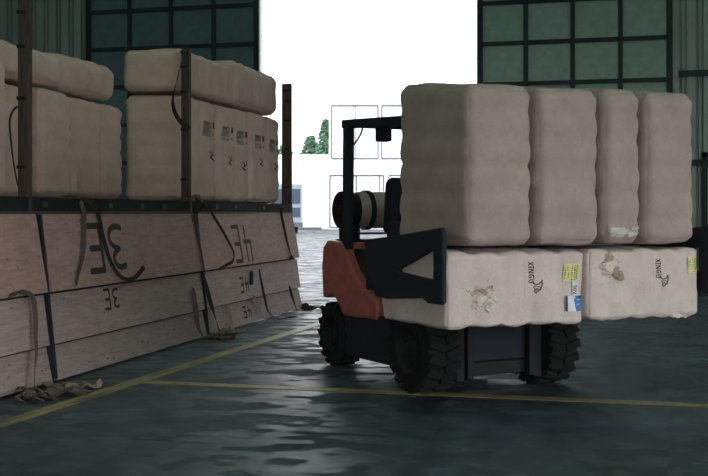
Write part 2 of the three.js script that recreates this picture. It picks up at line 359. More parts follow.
    const gg = new THREE.BufferGeometry(); gg.setAttribute('position', new THREE.Float32BufferAttribute(pp, 3)); gg.setAttribute('uv', new THREE.Float32BufferAttribute(uu, 2)); gg.setIndex(ii); gg.computeVertexNormals();
    return gg;
  }
  return { g, patch };
}
const PRINT = (map, o = {}) => std({ map, transparent: true, roughness: 0.9, side: THREE.DoubleSide, ...o });

// --- print and stickers
const logoTex = canvas(256, 512, (c) => {             // writing runs down the bale
  c.clearRect(0, 0, 256, 512);
  c.save(); c.translate(128, 20); c.rotate(Math.PI / 2);
  c.fillStyle = 'rgba(38,42,46,0.92)'; c.font = 'bold 84px sans-serif'; c.textBaseline = 'middle'; c.textAlign = 'left';
  c.save(); const tw = c.measureText('XINGU').width; c.scale(235 / tw, 1); c.fillText('XINGU', 0, 0); c.restore();
  c.strokeStyle = 'rgba(38,42,46,0.9)'; c.lineWidth = 11; c.lineCap = 'round';
  c.beginPath(); c.moveTo(212, -20); c.bezierCurveTo(262, -30, 250, -78, 206, -98); c.bezierCurveTo(240, -104, 285, -100, 300, -80); c.stroke();
  c.strokeStyle = 'rgba(80,70,50,0.9)'; c.lineWidth = 7;
  c.beginPath(); c.ellipse(285, -62, 20, 34, 0.5, 0, 6.3); c.stroke();
  c.fillStyle = 'rgba(170,152,116,0.8)'; c.beginPath(); c.ellipse(312, -52, 26, 16, 0.3, 0, 6.3); c.fill(); c.stroke();
  c.fillStyle = 'rgba(60,60,60,0.6)'; c.font = '16px sans-serif';
  for (let i = 0; i < 24; i++) c.fillRect(-8 + i * 17, 66, 4 + (i * 7) % 8, 7);
  c.restore();
});
M.logo = PRINT(logoTex);
const yellowTex = canvas(128, 128, (c) => {
  c.fillStyle = '#d9d590'; c.fillRect(0, 0, 128, 128); c.fillStyle = '#33352a';
  for (let i = 0; i < 9; i++) { c.fillRect(62, 8 + i * 13, 10, 3 + (i * 5) % 7); c.fillRect(84, 10 + i * 13, 12, 4 + (i * 3) % 7); c.fillRect(8, 12 + i * 12, 9, 3 + (i * 7) % 6); }
  for (let i = 0; i < 18; i++) c.fillRect(100, 8 + i * 6, 16, 2 + (i % 3));
  c.fillRect(36, 60, 4, 46); c.fillRect(28, 20, 5, 30);
});
M.yellowLabel = std({ map: yellowTex, roughness: 0.7, side: THREE.DoubleSide });
const writeTex = canvas(64, 192, (c) => {
  c.fillStyle = '#d8dade'; c.fillRect(0, 0, 64, 192); c.save(); c.translate(32, 96); c.rotate(Math.PI / 2);
  c.fillStyle = '#16181e'; c.font = 'bold 62px sans-serif'; c.textAlign = 'center'; c.textBaseline = 'middle'; c.fillText('30V', 0, 2); c.restore();
});
M.writeLabel = std({ map: writeTex, roughness: 0.7, side: THREE.DoubleSide });
const blueTex = canvas(128, 128, (c) => {
  c.fillStyle = '#d5dae4'; c.fillRect(0, 0, 128, 128); c.fillStyle = '#1b2136'; c.fillRect(0, 0, 16, 128);
  c.fillStyle = '#2f6ea6'; c.beginPath(); c.moveTo(62, 0); c.lineTo(128, 0); c.lineTo(128, 128); c.lineTo(74, 128); c.fill();
  c.fillStyle = '#7fb2d8'; c.fillRect(84, 26, 30, 12); c.fillRect(84, 66, 26, 14); c.fillStyle = '#1c3f6b'; c.fillRect(96, 0, 32, 22);
});
M.blueLabel = std({ map: blueTex, roughness: 0.5, side: THREE.DoubleSide });
function tornTex(sd) {
  return canvas(256, 256, (c) => {
    seed = sd; c.clearRect(0, 0, 256, 256);
    for (let i = 0; i < 26; i++) { c.fillStyle = `rgba(${216 + rnd() * 12},${203 + rnd() * 10},${192 + rnd() * 10},0.4)`; c.beginPath(); c.ellipse(80 + rnd() * 90, 80 + rnd() * 90, 10 + rnd() * 26, 6 + rnd() * 14, rnd() * 3, 0, 6.3); c.fill(); }
    for (let i = 0; i < 9; i++) { const k = rnd(), x = 120 + rr(-40, 60), y = 110 + rr(-40, 60), a = rnd() * 3; for (let q = 0; q < 7; q++) { c.fillStyle = `rgba(${125 + k * 50},${100 + k * 50},${80 + k * 45},0.35)`; c.beginPath(); c.ellipse(x + rr(-9, 9), y + rr(-6, 6), 3 + rnd() * 9, 2 + rnd() * 4, a + rr(-0.4, 0.4), 0, 6.3); c.fill(); } }
    for (let i = 0; i < 36; i++) { c.fillStyle = `rgba(105,88,72,${0.2 + rnd() * 0.4})`; c.fillRect(20 + rnd() * 216, 20 + rnd() * 216, 2 + rnd() * 4, 2 + rnd() * 4); }
  });
}
const filmTex = canvas(256, 128, (c) => {
  seed = 911; c.clearRect(0, 0, 256, 128);
  for (let i = 0; i < 46; i++) { const k = rr(-18, 14); c.fillStyle = `rgba(${188 + k},${180 + k},${176 + k},0.6)`; c.beginPath(); c.ellipse(rr(40, 216), rr(40, 92), rr(10, 36), rr(4, 14), rr(-0.5, 0.3), 0, 6.3); c.fill(); }
});
M.film = PRINT(filmTex, { roughness: 0.4 });
M.torn1 = PRINT(tornTex(77)); M.torn2 = PRINT(tornTex(402));
M.cotton = std({ color: 0xdacdc0, roughness: 1 });
function tuft(r, s, parent, x, y, z, name = 'loose_cotton', mat = M.cotton) {
  const g = new THREE.IcosahedronGeometry(r, 4), p = g.attributes.position;
  for (let i = 0; i < p.count; i++) { const v = V(p.getX(i), p.getY(i), p.getZ(i)), k = 1 + 0.9 * N3(v.x / r * 1.5 + s, v.y / r * 1.5, v.z / r * 1.5) + 0.3 * N3(v.x / r * 4 + s, v.y / r * 4, v.z / r * 4); p.setXYZ(i, v.x * k, v.y * k * 0.8, v.z * k * 0.45); }
  g.computeVertexNormals(); const m = obj(name, g, mat, parent); m.position.set(x, y, z); return m;
}

// ---------------------------------------------------------------- forklift
const FORK = { pos: W(1.12, 9.94), turn: TURN + 27 * D2R };      // local +z: towards its load, +x: right in the photograph
const fk = thing('forklift', 'orange and black forklift with bale clamp carrying a double row of cotton bales', 'forklift', FORK.pos, FORK.turn);
{
  // counterweight
  const cw = obj('counterweight', extrudeX([[-2.07, 0.66], [-2.1, 0.95], [-2.07, 1.16], [-1.97, 1.23], [-1.62, 1.21], [-1.55, 1.1], [-1.43, 0.96], [-1.3, 0.87], [-1.16, 0.79], [-0.93, 0.7], [-0.93, 0.52], [-1.62, 0.51], [-1.68, 0.58], [-1.78, 0.66], [-1.88, 0.69], [-2.0, 0.66]], -0.56, 0.56, [], 0.035), M.orange, fk);
  obj('tow_pin', rspan(-0.12, 0.12, 0.75, 0.9, -2.16, -2.06, 0.02), M.black, cw);
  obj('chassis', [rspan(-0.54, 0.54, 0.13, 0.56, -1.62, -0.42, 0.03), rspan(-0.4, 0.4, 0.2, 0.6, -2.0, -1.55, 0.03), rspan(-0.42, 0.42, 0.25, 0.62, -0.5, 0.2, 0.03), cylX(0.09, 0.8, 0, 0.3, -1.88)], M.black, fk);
  obj('hood', [extrudeX([[-1.6, 0.55], [-1.6, 1.16], [-0.72, 1.12], [-0.62, 1.0], [-0.62, 0.55]], -0.46, 0.46, [], 0.03)], M.steelDark, fk);
  obj('step', rspan(-0.6, -0.42, 0.36, 0.4, -0.78, -0.4, 0.01), M.steelDark, fk); obj('step', rspan(0.42, 0.6, 0.36, 0.4, -0.78, -0.4, 0.01), M.steelDark, fk);
  obj('floor_plate', rspan(-0.5, 0.5, 0.58, 0.63, -0.65, 0.18, 0.01), M.steelDark, fk);
  obj('front_cowl', [extrudeX([[-0.05, 0.6], [0.16, 0.6], [0.16, 1.15], [0.05, 1.2], [-0.05, 1.05]], -0.5, 0.5, [], 0.02)], M.steelDark, fk);
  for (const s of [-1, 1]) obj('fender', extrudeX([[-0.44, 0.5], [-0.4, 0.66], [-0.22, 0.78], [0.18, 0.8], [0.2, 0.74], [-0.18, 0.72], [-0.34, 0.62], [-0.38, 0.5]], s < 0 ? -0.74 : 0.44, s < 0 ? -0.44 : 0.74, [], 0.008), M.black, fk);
  // wheels
  const wheel = (R, w, x, z, lugs) => {
    const prof = [[R * 0.56, -w / 2], [R * 0.9, -w / 2], [R * 0.97, -w * 0.42], [R * 0.985, -w * 0.3], [R * 0.985, w * 0.3], [R * 0.97, w * 0.42], [R * 0.9, w / 2], [R * 0.56, w / 2]].map(([a, b]) => new THREE.Vector2(a, b));
    const gs = [new THREE.LatheGeometry(prof, 48).rotateZ(Math.PI / 2)];
    for (let i = 0; i < lugs; i++) for (const s of [-1, 1]) {
      const a = (i + (s > 0 ? 0.5 : 0)) / lugs * Math.PI * 2;
      gs.push(new RoundedBoxGeometry(w * 0.5, 0.045, R * 2 * Math.PI / lugs * 0.58, 1, 0.008).rotateY(s * 0.35).translate(s * w * 0.265, R * 0.985, 0).rotateX(a));
    }
    const t = obj('wheel', gs, M.rubber, fk); t.position.set(x, R + 0.02, z);
    const s = Math.sign(x);
    obj('rim', [new THREE.LatheGeometry([[0, 0.02], [R * 0.2, 0.02], [R * 0.22, -0.02], [R * 0.46, -0.05], [R * 0.52, 0.03], [R * 0.58, 0.035]].map(([a, b]) => new THREE.Vector2(a, b)), 32).rotateZ(-s * Math.PI / 2).translate(s * w * 0.42, 0, 0)], M.steelDark, t);
    for (let i = 0; i < 6; i++) obj('wheel_nut', cylX(0.014, 0.03, s * (w * 0.42 + 0.0), R * 0.34 * Math.cos(i * 1.047), R * 0.34 * Math.sin(i * 1.047), 6), M.steelDark, t);
  };
  wheel(0.345, 0.3, -0.6, 0, 18); wheel(0.345, 0.3, 0.6, 0, 18); wheel(0.295, 0.22, -0.44, -1.88, 16); wheel(0.295, 0.22, 0.44, -1.88, 16);
  // overhead guard
  const post = (x, pts, w, d) => { for (let i = 0; i < pts.length - 1; i++) { const [z0, y0] = pts[i], [z1, y1] = pts[i + 1]; guardBars.push(bar(V(x, y0, z0), V(x, y1, z1), w, d)); } };
  let guardBars = [];
  for (const x of [-0.5, 0.5]) {
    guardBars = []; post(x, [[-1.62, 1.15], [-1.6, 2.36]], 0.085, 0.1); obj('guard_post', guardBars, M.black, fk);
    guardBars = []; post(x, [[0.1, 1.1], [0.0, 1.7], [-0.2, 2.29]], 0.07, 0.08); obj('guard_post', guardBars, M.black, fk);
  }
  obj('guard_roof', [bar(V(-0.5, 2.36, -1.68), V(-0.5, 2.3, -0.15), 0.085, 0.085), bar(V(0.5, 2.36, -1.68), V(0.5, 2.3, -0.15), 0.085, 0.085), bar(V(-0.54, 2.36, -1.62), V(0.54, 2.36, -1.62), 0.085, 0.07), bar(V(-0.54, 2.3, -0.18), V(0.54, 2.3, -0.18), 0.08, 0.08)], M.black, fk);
  for (let i = 0; i < 7; i++) obj('roof_bar', bar(V(-0.48, 2.355 - i * 0.0075, -1.42 + i * 0.19), V(0.48, 2.355 - i * 0.0075, -1.42 + i * 0.19), 0.02, 0.045), M.black, fk);
  obj('work_light', [rspan(-0.47, -0.35, 2.16, 2.3, -1.12, -1.0, 0.015), bar(V(-0.41, 2.28, -1.06), V(-0.41, 2.38, -1.06), 0.02)], M.black, fk);
  obj('cable', tube([V(-0.5, 2.12, -1.56), V(-0.47, 2.2, -1.47), V(-0.46, 2.28, -1.4), V(-0.46, 2.34, -1.38)], 0.009), M.black, fk);
  // gas tank lying across the counterweight
  const tk = obj('gas_tank', [new THREE.LatheGeometry([[0, -0.42], [0.08, -0.415], [0.14, -0.39], [0.175, -0.34], [0.185, -0.28], [0.185, 0.28], [0.175, 0.34], [0.14, 0.39], [0.08, 0.415], [0, 0.42]].map(([a, b]) => new THREE.Vector2(a, b)), 40).rotateZ(-Math.PI / 2)], M.tank, fk);
  tk.position.set(0.04, 1.53, -1.9);
  const ring = [];
  for (const [a0, a1] of [[0.5, 2.65], [3.6, 5.8]]) { const pts = []; for (let i = 0; i <= 14; i++) { const a = a0 + (a1 - a0) * i / 14; pts.push(V(-0.4, Math.cos(a) * 0.175, Math.sin(a) * 0.175)); } ring.push(ribbon(pts, 0.14, V(1, 0, 0), 0.012)); }
  obj('collar', [...ring, new THREE.TorusGeometry(0.165, 0.022, 10, 40).rotateY(Math.PI / 2).translate(-0.47, 0, 0)], M.steelDark, tk);
  obj('valve', [cylX(0.03, 0.09, -0.45, 0, 0, 12), cylX(0.05, 0.02, -0.49, 0, 0, 12)], M.steelDark, tk);
  const belt = (x) => { const pts = []; for (let i = 0; i <= 40; i++) { const a = i / 40 * Math.PI * 2; pts.push(V(x, Math.cos(a) * 0.192, Math.sin(a) * 0.192)); } return ribbon(pts, 0.05, V(1, 0, 0), 0.012); };
  obj('belt', belt(-0.2), M.black, tk); obj('belt', belt(0.18), M.black, tk);
  obj('tank_cradle', [rspan(-0.38, -0.3, 1.2, 1.38, -2.06, -1.74, 0.01), rspan(0.2, 0.28, 1.2, 1.38, -2.06, -1.74, 0.01), rspan(-0.45, 0.4, 1.2, 1.24, -2.0, -1.7, 0.01), rspan(-0.45, 0.3, 1.29, 1.31, -1.74, -1.7, 0.008), rspan(-0.47, -0.4, 1.2, 1.5, -1.8, -1.7, 0.01)], M.black, fk);
  // seat, steering
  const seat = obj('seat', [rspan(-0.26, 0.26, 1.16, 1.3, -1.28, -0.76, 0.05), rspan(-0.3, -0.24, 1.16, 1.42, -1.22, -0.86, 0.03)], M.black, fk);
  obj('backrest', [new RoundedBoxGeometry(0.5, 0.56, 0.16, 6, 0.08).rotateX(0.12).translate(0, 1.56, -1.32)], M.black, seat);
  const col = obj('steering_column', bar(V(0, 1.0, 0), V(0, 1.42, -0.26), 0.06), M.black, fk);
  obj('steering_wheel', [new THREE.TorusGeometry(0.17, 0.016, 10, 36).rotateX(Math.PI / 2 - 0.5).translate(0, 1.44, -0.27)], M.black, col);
  for (const x of [0.14, 0.2, 0.26]) obj('lever', bar(V(x, 1.1, 0.02), V(x, 1.36, -0.08), 0.015), M.steelDark, fk);
  // mast
  for (const s of [-1, 1]) {
    obj('mast_rail', [rspan(s * 0.39 - 0.04, s * 0.39 + 0.04, 0.1, 2.18, 0.1, 0.24, 0.01), rspan(s * 0.31 - 0.03, s * 0.31 + 0.03, 0.12, 2.18, 0.13, 0.27, 0.01)], M.steelDark, fk);
    obj('lift_cylinder', new THREE.CylinderGeometry(0.04, 0.04, 1.7, 16).translate(s * 0.22, 0.98, 0.14), M.steelDark, fk);
  }
  for (const y of [0.14, 2.07]) obj('mast_cross_member', rspan(-0.4, 0.4, y, y + 0.11, 0.1, 0.2, 0.01), M.steelDark, fk);
  obj('carriage', [rspan(-0.55, 0.55, 0.62, 0.74, 0.26, 0.33, 0.01), rspan(-0.55, 0.55, 1.12, 1.24, 0.26, 0.33, 0.01), rspan(-0.45, -0.33, 0.62, 1.24, 0.26, 0.33, 0.01), rspan(0.33, 0.45, 0.62, 1.24, 0.26, 0.33, 0.01)], M.steelDark, fk);
  for (const y of [0.86, 1.1]) obj('clamp_slide', rspan(-0.95, 0.95, y, y + 0.1, 0.3, 0.4, 0.012), M.black, fk);
  for (const s of [-1, 1]) obj('hydraulic_hose', tube([V(s * 0.3, 1.3, 0.28), V(s * 0.45, 1.45, 0.2), V(s * 0.6, 1.35, 0.22), V(s * 0.7, 1.15, 0.3)], 0.016), M.rubber, fk);
  // clamp arms with a triangular opening
  const out = [[0.5, 0.86], [0.42, 1.0], [0.3, 1.29], [0.84, 1.335], [1.47, 1.4], [1.49, 1.37], [1.49, 0.88], [1.46, 0.86], [1.28, 0.86], [1.18, 0.9], [1.14, 0.885], [0.66, 0.85]];
  const hole = [[0.86, 1.08], [1.34, 1.235], [1.36, 1.225], [1.36, 1.04], [1.34, 1.03], [0.87, 1.065]];
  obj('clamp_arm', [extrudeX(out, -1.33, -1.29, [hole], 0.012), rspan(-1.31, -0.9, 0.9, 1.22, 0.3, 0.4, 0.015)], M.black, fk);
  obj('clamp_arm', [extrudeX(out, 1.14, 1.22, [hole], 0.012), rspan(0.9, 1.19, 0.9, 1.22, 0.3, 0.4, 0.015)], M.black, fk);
}

// --- the load: two lying bales below, four upright ones above
const frameAt = (f, x, y, z) => V(x, y, z).applyAxisAngle(V(0, 1, 0), f.turn).add(f.pos);
function loadBale(name, x0, x1, y0, y1, z0, z1, opt, label, group) {
  const b = makeBale({ w: x1 - x0 - 0.003, h: y1 - y0 - 0.002, d: z1 - z0, ...opt });
  const t = new THREE.Group(); t.name = numbered('cotton_bale'); scene.add(t);
  t.position.copy(frameAt(FORK, (x0 + x1) / 2, y0, (z0 + z1) / 2)); t.rotation.y = FORK.turn;
  tag(t, label, 'cotton bale', group); obj('wrapping', b.g, y0 > 1 ? M.baleGrey : M.bale, t);
  return { t, b };
}
const low1 = loadBale('l', -1.275, -0.012, 0.645, 1.245, 0.42, 1.43, { r: 0.06, ties: 5, axis: 0, amp: 0.03, s: 1, lump: 0.018 }, 'lying cotton bale in bottom row next to the clamp arm with triangular opening', 'bales carried by the forklift');
const low2 = loadBale('l', -0.012, 1.125, 0.665, 1.245, 0.42, 1.425, { r: 0.06, ties: 5, axis: 0, amp: 0.022, s: 2, lump: 0.018 }, 'lying cotton bale at right end of bottom row, with muddy tear and frayed lower edge', 'bales carried by the forklift');
const ups = [
  [-1.085, -0.467, 2.44, 0.345, 1.415, 'upright cotton bale at left end of forklift top row, showing its wide side', 11],
  [-0.465, 0.152, 2.445, 0.36, 1.41, 'upright cotton bale second from left in forklift top row', 12],
  [0.154, 0.568, 2.46, 0.36, 1.405, 'narrow upright cotton bale third from left in top row, torn at its foot', 13],
  [0.57, 1.12, 2.46, 0.36, 1.4, 'upright cotton bale at right end of forklift top row', 14],
].map(([x0, x1, top, z0, z1, label, s]) => loadBale('u', x0, x1, 1.245, top, z0, z1, { r: 0.1, ties: 6, axis: 1, amp: 0.02, s, rise: 0.1 }, label, 'bales carried by the forklift'));
{
  const { t, b } = low1;                              // local x from the bale's middle (-0.6075 .. 0.6075)
  obj('printed_logo', b.patch(2, 1, 0.0, 0.23, 0.16, 0.51), M.logo, t);
  const at = (o) => o;
  obj('yellow_label', b.patch(2, 1, 0.415, 0.55, 0.345, 0.475, 0.006, 8, 8, 0.004), M.yellowLabel, t);
  obj('handwritten_label', b.patch(2, 1, 0.49, 0.54, 0.215, 0.345, 0.006, 8, 8, 0.004), M.writeLabel, t);
  obj('blue_label', b.patch(2, 1, 0.43, 0.575, 0.12, 0.235, 0.008, 8, 8, 0.01), M.blueLabel, t);
  obj('torn_cloth', b.patch(2, 1, -0.52, -0.1, 0.08, 0.42), M.torn1, t);
  tuft(0.035, 3, t, -0.22, 0.23, 0.49); tuft(0.028, 5, t, -0.25, 0.17, 0.49);
}
{
  const { t, b } = low2;
  obj('printed_logo', b.patch(2, 1, 0.02, 0.24, 0.16, 0.49), M.logo, t);
  obj('yellow_label', b.patch(2, 1, 0.425, 0.53, 0.36, 0.49, 0.006, 8, 8, 0.004), M.yellowLabel, t);
  obj('torn_cloth', b.patch(2, 1, -0.55, -0.15, 0.26, 0.56), M.torn2, t);
  tuft(0.045, 8, t, -0.37, 0.43, 0.48); tuft(0.04, 9, t, -0.26, 0.36, 0.49, 'mud_lump', std({ color: 0xa18b78, roughness: 1 })); tuft(0.035, 10, t, -0.35, 0.5, 0.475, 'mud_lump', std({ color: 0xab9886, roughness: 1 }));
  for (let i = 0; i < 5; i++) tuft(0.022 + 0.006 * (i % 2), 20 + i, t, 0.3 + i * 0.05, 0.035, 0.455 - i * 0.006);
}
{
  const { t } = ups[2];
  obj('torn_film', ups[2].b.patch(2, 1, -0.2, 0.17, 0.03, 0.19, 0.012, 16, 10, 0.02), M.film, t);
}

// ---------------------------------------------------------------- truck
const TRUCK = { pos: W(-2.84, 9.27), turn: TURN - 12.9 * D2R };   // local +x: outwards to the aisle, -z: away from the camera
const tr = thing('flatbed_truck', 'flatbed truck loaded with cotton bales, its wooden side boards let down', 'truck', TRUCK.pos, TRUCK.turn);
const S0 = -3.0, SA = 0.95, SB = 4.84, SE = 9.12, DECK = 1.64;
function glyph(c, ch, x, y, w, h) {                    // brush letters
  c.beginPath();
  if (ch === 'E') { c.moveTo(x + w, y); c.lineTo(x, y); c.lineTo(x, y + h); c.lineTo(x + w, y + h); c.moveTo(x, y + h * 0.5); c.lineTo(x + w * 0.8, y + h * 0.5); }
  if (ch === '3') { c.moveTo(x, y + h * 0.06); c.bezierCurveTo(x + w * 0.7, y - h * 0.1, x + w * 1.25, y + h * 0.32, x + w * 0.3, y + h * 0.46); c.bezierCurveTo(x + w * 1.35, y + h * 0.5, x + w * 1.1, y + h * 1.12, x, y + h * 0.94); }
  if (ch === '4') { c.moveTo(x + w * 0.1, y); c.lineTo(x, y + h * 0.55); c.lineTo(x + w, y + h * 0.55); c.moveTo(x + w * 0.75, y); c.lineTo(x + w * 0.75, y + h); }
  c.stroke();
}
function boardTex(row, s0, s1, hgt, marks, sd) {
  const w = 1024, h = 256;
  return canvas(w, h, (c) => {
    seed = sd;
    const base = row === 0 ? [176, 140, 134] : row === 1 ? [172, 149, 146] : [160, 141, 138];
    c.fillStyle = `rgb(${base})`; c.fillRect(0, 0, w, h);
    for (let i = 0; i < 2600; i++) { const d = rr(-26, 22); c.fillStyle = `rgba(${base.map((b) => Math.round(b + d))},0.35)`; c.fillRect(rnd() * w - 20, rnd() * h - 4, 4 + rnd() * 60, 2 + rnd() * 14); }
    for (let i = 0; i < (row === 2 ? 90 : 34); i++) { c.fillStyle = `rgba(${45 + rnd() * 40},${36 + rnd() * 30},${32 + rnd() * 25},${0.35 + rnd() * 0.5})`; const r = 1 + rnd() * (row === 2 ? 4 : 2.2); c.beginPath(); c.ellipse(rnd() * w, rnd() * h, r, r * (0.7 + rnd() * 1.4), 0, 0, 6.3); c.fill(); }
    for (let i = 0; i < 12; i++) { c.strokeStyle = `rgba(90,75,68,${0.15 + rnd() * 0.3})`; c.lineWidth = 1 + rnd() * 2; c.beginPath(); const x = rnd() * w, y = rnd() * h; c.moveTo(x, y); c.lineTo(x + rr(-60, 60), y + rr(-20, 20)); c.stroke(); }
    const px = w / (s1 - s0), py = h / hgt;
    for (const [txt, s, v, th, gw, lw] of marks) {     // painted while the board stood up: now upside down
      c.save(); c.translate((s - s0) * px, v * py); c.rotate(Math.PI); c.scale(px, py);
      c.strokeStyle = 'rgba(30,26,24,0.9)'; c.lineWidth = lw; c.lineCap = 'round'; c.lineJoin = 'round';
      glyph(c, txt[0], -gw * 1.15, -th / 2, gw * 0.85, th); glyph(c, txt[1], gw * 0.25, -th / 2, gw * 0.8, th);
      c.restore();
    }
  });
}
const rows = [[-0.17, 1.49, -0.05, 0.80], [-0.095, 0.775, -0.035, 0.335], [-0.07, 0.315, -0.005, 0.015]];
const secs = [[S0, SA - 0.045], [SA + 0.045, SB - 0.025], [SB + 0.025, SE]];
const marks = { '0,1': [['3E', 2.2, 0.34, 0.44, 0.36, 0.062]], '0,2': [['4E', 6.42, 0.41, 0.46, 0.32, 0.055]], '1,1': [['3E', 2.26, 0.13, 0.19, 0.14, 0.028]], '1,2': [['4E', 6.4, 0.24, 0.19, 0.15, 0.03]], '2,2': [['4E', 6.45, 0.15, 0.14, 0.14, 0.03]] };
rows.forEach(([x0, y0, x1, y1], r) => secs.forEach(([s0, s1], k) => {
  const hgt = Math.hypot(x1 - x0, y0 - y1), L = s1 - s0, g = box(0.035, hgt, L).rotateZ(Math.atan2(x1 - x0, y0 - y1));
  const p = obj('side_board', g, std({ map: boardTex(r, s0, s1, hgt, marks[r + ',' + k] || [], 100 + r * 10 + k), roughness: 0.8 }), tr);
  p.position.set((x0 + x1) / 2 - 0.02, (y0 + y1) / 2, -(s0 + s1) / 2);
}));
for (const [y0, y1] of [[0.8, 1.49], [0.335, 0.775], [0.015, 0.315]]) for (const [s0, s1] of secs) obj('side_board', span(-2.79, -2.755, y0, y1, -s1, -s0), M.boardFar, tr);
for (const s of [SA, SB]) obj('joint_backing', bar(V(-0.225, 1.48, -s), V(-0.07, 0.03, -s), 0.16, 0.05), M.black, tr);  // dark strips added behind the board joints to keep those gaps dark
for (const [x, y] of [[-0.125, 0.785], [-0.1, 0.325]]) for (const [s0, s1] of secs) obj('gap_backing', span(x - 0.03, x, y - 0.05, y + 0.05, -s1 + 0.02, -s0 - 0.02), M.black, tr);  // dark backing added to shut out light between the board rows
obj('latch', rspan(-0.06, -0.03, 0.52, 0.71, -6.7, -6.61, 0.008), M.black, tr);
obj('bed_rail', span(-0.3, -0.17, 1.5, DECK, -SE, -S0), M.rail, tr); obj('bed_rail', span(-2.72, -2.6, 1.5, DECK, -SE, -S0), M.rail, tr);
obj('rail_lip', span(-0.19, -0.155, 1.495, 1.515, -SE, -S0), M.railPlate, tr);
for (const s of [1.06, 2.43, 3.22, 3.85, 5.6, 6.35, 7.6]) obj('reflector', rspan(-0.172, -0.162, 1.55, 1.6, -s - 0.05, -s + 0.05, 0.004), M.railPlate, tr);
obj('deck', span(-2.6, -0.3, 1.55, DECK - 0.005, -SE, -S0), M.deck, tr);
obj('chassis', [span(-1.9, -1.78, 0.95, 1.3, -SE + 0.3, -S0), span(-1.12, -1.0, 0.95, 1.3, -SE + 0.3, -S0), ...[0, 1.5, 3, 4.5, 6, 7.5].map((s) => span(-2.6, -0.3, 1.3, 1.55, -s - 0.06, -s + 0.06))], M.rail, tr);
for (const s of [-1.6, 6.2, 7.5]) for (const x of [-2.35, -0.6]) obj('wheel', new THREE.LatheGeometry([[0.24, -0.14], [0.46, -0.14], [0.51, -0.09], [0.515, 0.09], [0.46, 0.14], [0.24, 0.14], [0.2, 0.05], [0, 0.05]].map(([a, b]) => new THREE.Vector2(a, b)), 32).rotateZ(Math.PI / 2).translate(x, 0.515, -s), M.rubber, tr);
for (const s of [-1.6, 6.2, 7.5]) obj('axle', [cylX(0.07, 1.9, -1.47, 0.515, -s), span(-1.9, -1.78, 0.5, 1.0, -s - 0.1, -s + 0.1), span(-1.12, -1.0, 0.5, 1.0, -s - 0.1, -s + 0.1)], M.rail, tr);
for (const [s, e] of [[0.8, 0], [4.66, 0], [9.06, 0.05]]) {
  const st = obj('stake', rspan(-0.27 - e, -0.165, 1.5, 3.48 + e, -s - 0.038, -s + 0.038, 0.012), M.stake, tr);
  for (const y of [1.9, 2.5, 2.95, 3.25, 3.42]) obj('pin', rspan(-0.27, -0.19, y - 0.015, y + 0.015, -s + 0.036, -s + 0.06, 0.005), M.rail, st);
}
// bales on the truck: x is the lateral edge facing the aisle
function truckBale(s0, s1, xo, depth, y0, y1, opt, label, group) {
  const b = makeBale({ w: depth, h: y1 - y0 - 0.002, d: s1 - s0 - 0.003, r: 0.1, cell: 0.045, ...opt });
  const t = new THREE.Group(); t.name = numbered('cotton_bale'); scene.add(t);
  t.position.copy(frameAt(TRUCK, xo - depth / 2, y0, -(s0 + s1) / 2)); t.rotation.y = TRUCK.turn;
  tag(t, label, 'cotton bale', group); obj('wrapping', b.g, M.baleTruck, t);
  return { t, b };
}
const gA = 'bales at the near end of the truck', gB = 'bales in the tall stack between truck stakes';
truckBale(-0.15, 0.72, -0.3, 0.8, DECK, 2.84, { s: 30, axis: 1, ties: 6 }, 'cotton bale at left edge of photo, in front of the nearest stake', gA);
truckBale(1.22, 1.92, -0.72, 0.85, DECK, 2.74, { s: 31, axis: 1, ties: 6 }, 'cotton bale on truck deck directly behind the nearest stake', gA);
truckBale(1.94, 2.64, -0.66, 0.85, DECK, 2.76, { amp: 0.02, s: 32, axis: 1, ties: 6 }, 'cotton bale on truck deck just right of the nearest stake', gA);
truckBale(2.66, 3.5, -0.73, 0.85, DECK, 2.74, { amp: 0.02, s: 33, axis: 1, ties: 6 }, 'wide cotton bale on truck deck, second to right of the nearest stake', gA);
truckBale(3.52, 4.22, -0.8, 0.75, DECK, 2.75, { amp: 0.02, s: 34, axis: 1, ties: 6 }, 'cotton bale on truck deck half hidden by the tall stack', gA);
truckBale(0.75, 2.6, -0.72, 0.85, 2.765, 3.15, { s: 35, axis: 2, ties: 6, r: 0.14, amp: 0.022 }, 'long cotton bale lying on top behind the nearest stake', gA);
truckBale(2.63, 4.0, -0.78, 0.8, 2.765, 3.2, { s: 36, axis: 2, ties: 4, r: 0.15, amp: 0.022 }, 'short cotton bale lying on top, left of the tall stack', gA);
const lots = [['nearest', 4.76, 5.42, 2.963], ['second', 5.43, 6.05, 2.96], ['third', 6.06, 6.73, 2.96], ['fourth', 6.74, 7.42, 2.97], ['fifth', 7.43, 8.2, 2.98], ['farthest', 8.21, 9.0, 2.98]].map(([n, s0, s1, top], i) =>
  truckBale(s0, s1 - 0.015, -0.29 - 0.02 * (i % 2), 0.8, DECK, top, { amp: 0.02, s: 50 + i, axis: 1, ties: 6 }, i === 0 ? 'upright cotton bale in tall stack with end facing camera beside the middle stake' : `${n} upright cotton bale from the middle stake in bottom of tall stack`, gB));
truckBale(4.72, 6.76, -0.285, 0.82, 2.965, 3.52, { s: 60, axis: 2, ties: 6, r: 0.11, amp: 0.022 }, 'long cotton bale lying atop tall stack behind the middle stake', gB);
truckBale(6.8, 8.9, -0.31, 0.8, 2.985, 3.65, { s: 61, axis: 2, ties: 6, r: 0.16, amp: 0.022 }, 'long cotton bale lying atop far end of tall stack, by the doorway', gB);
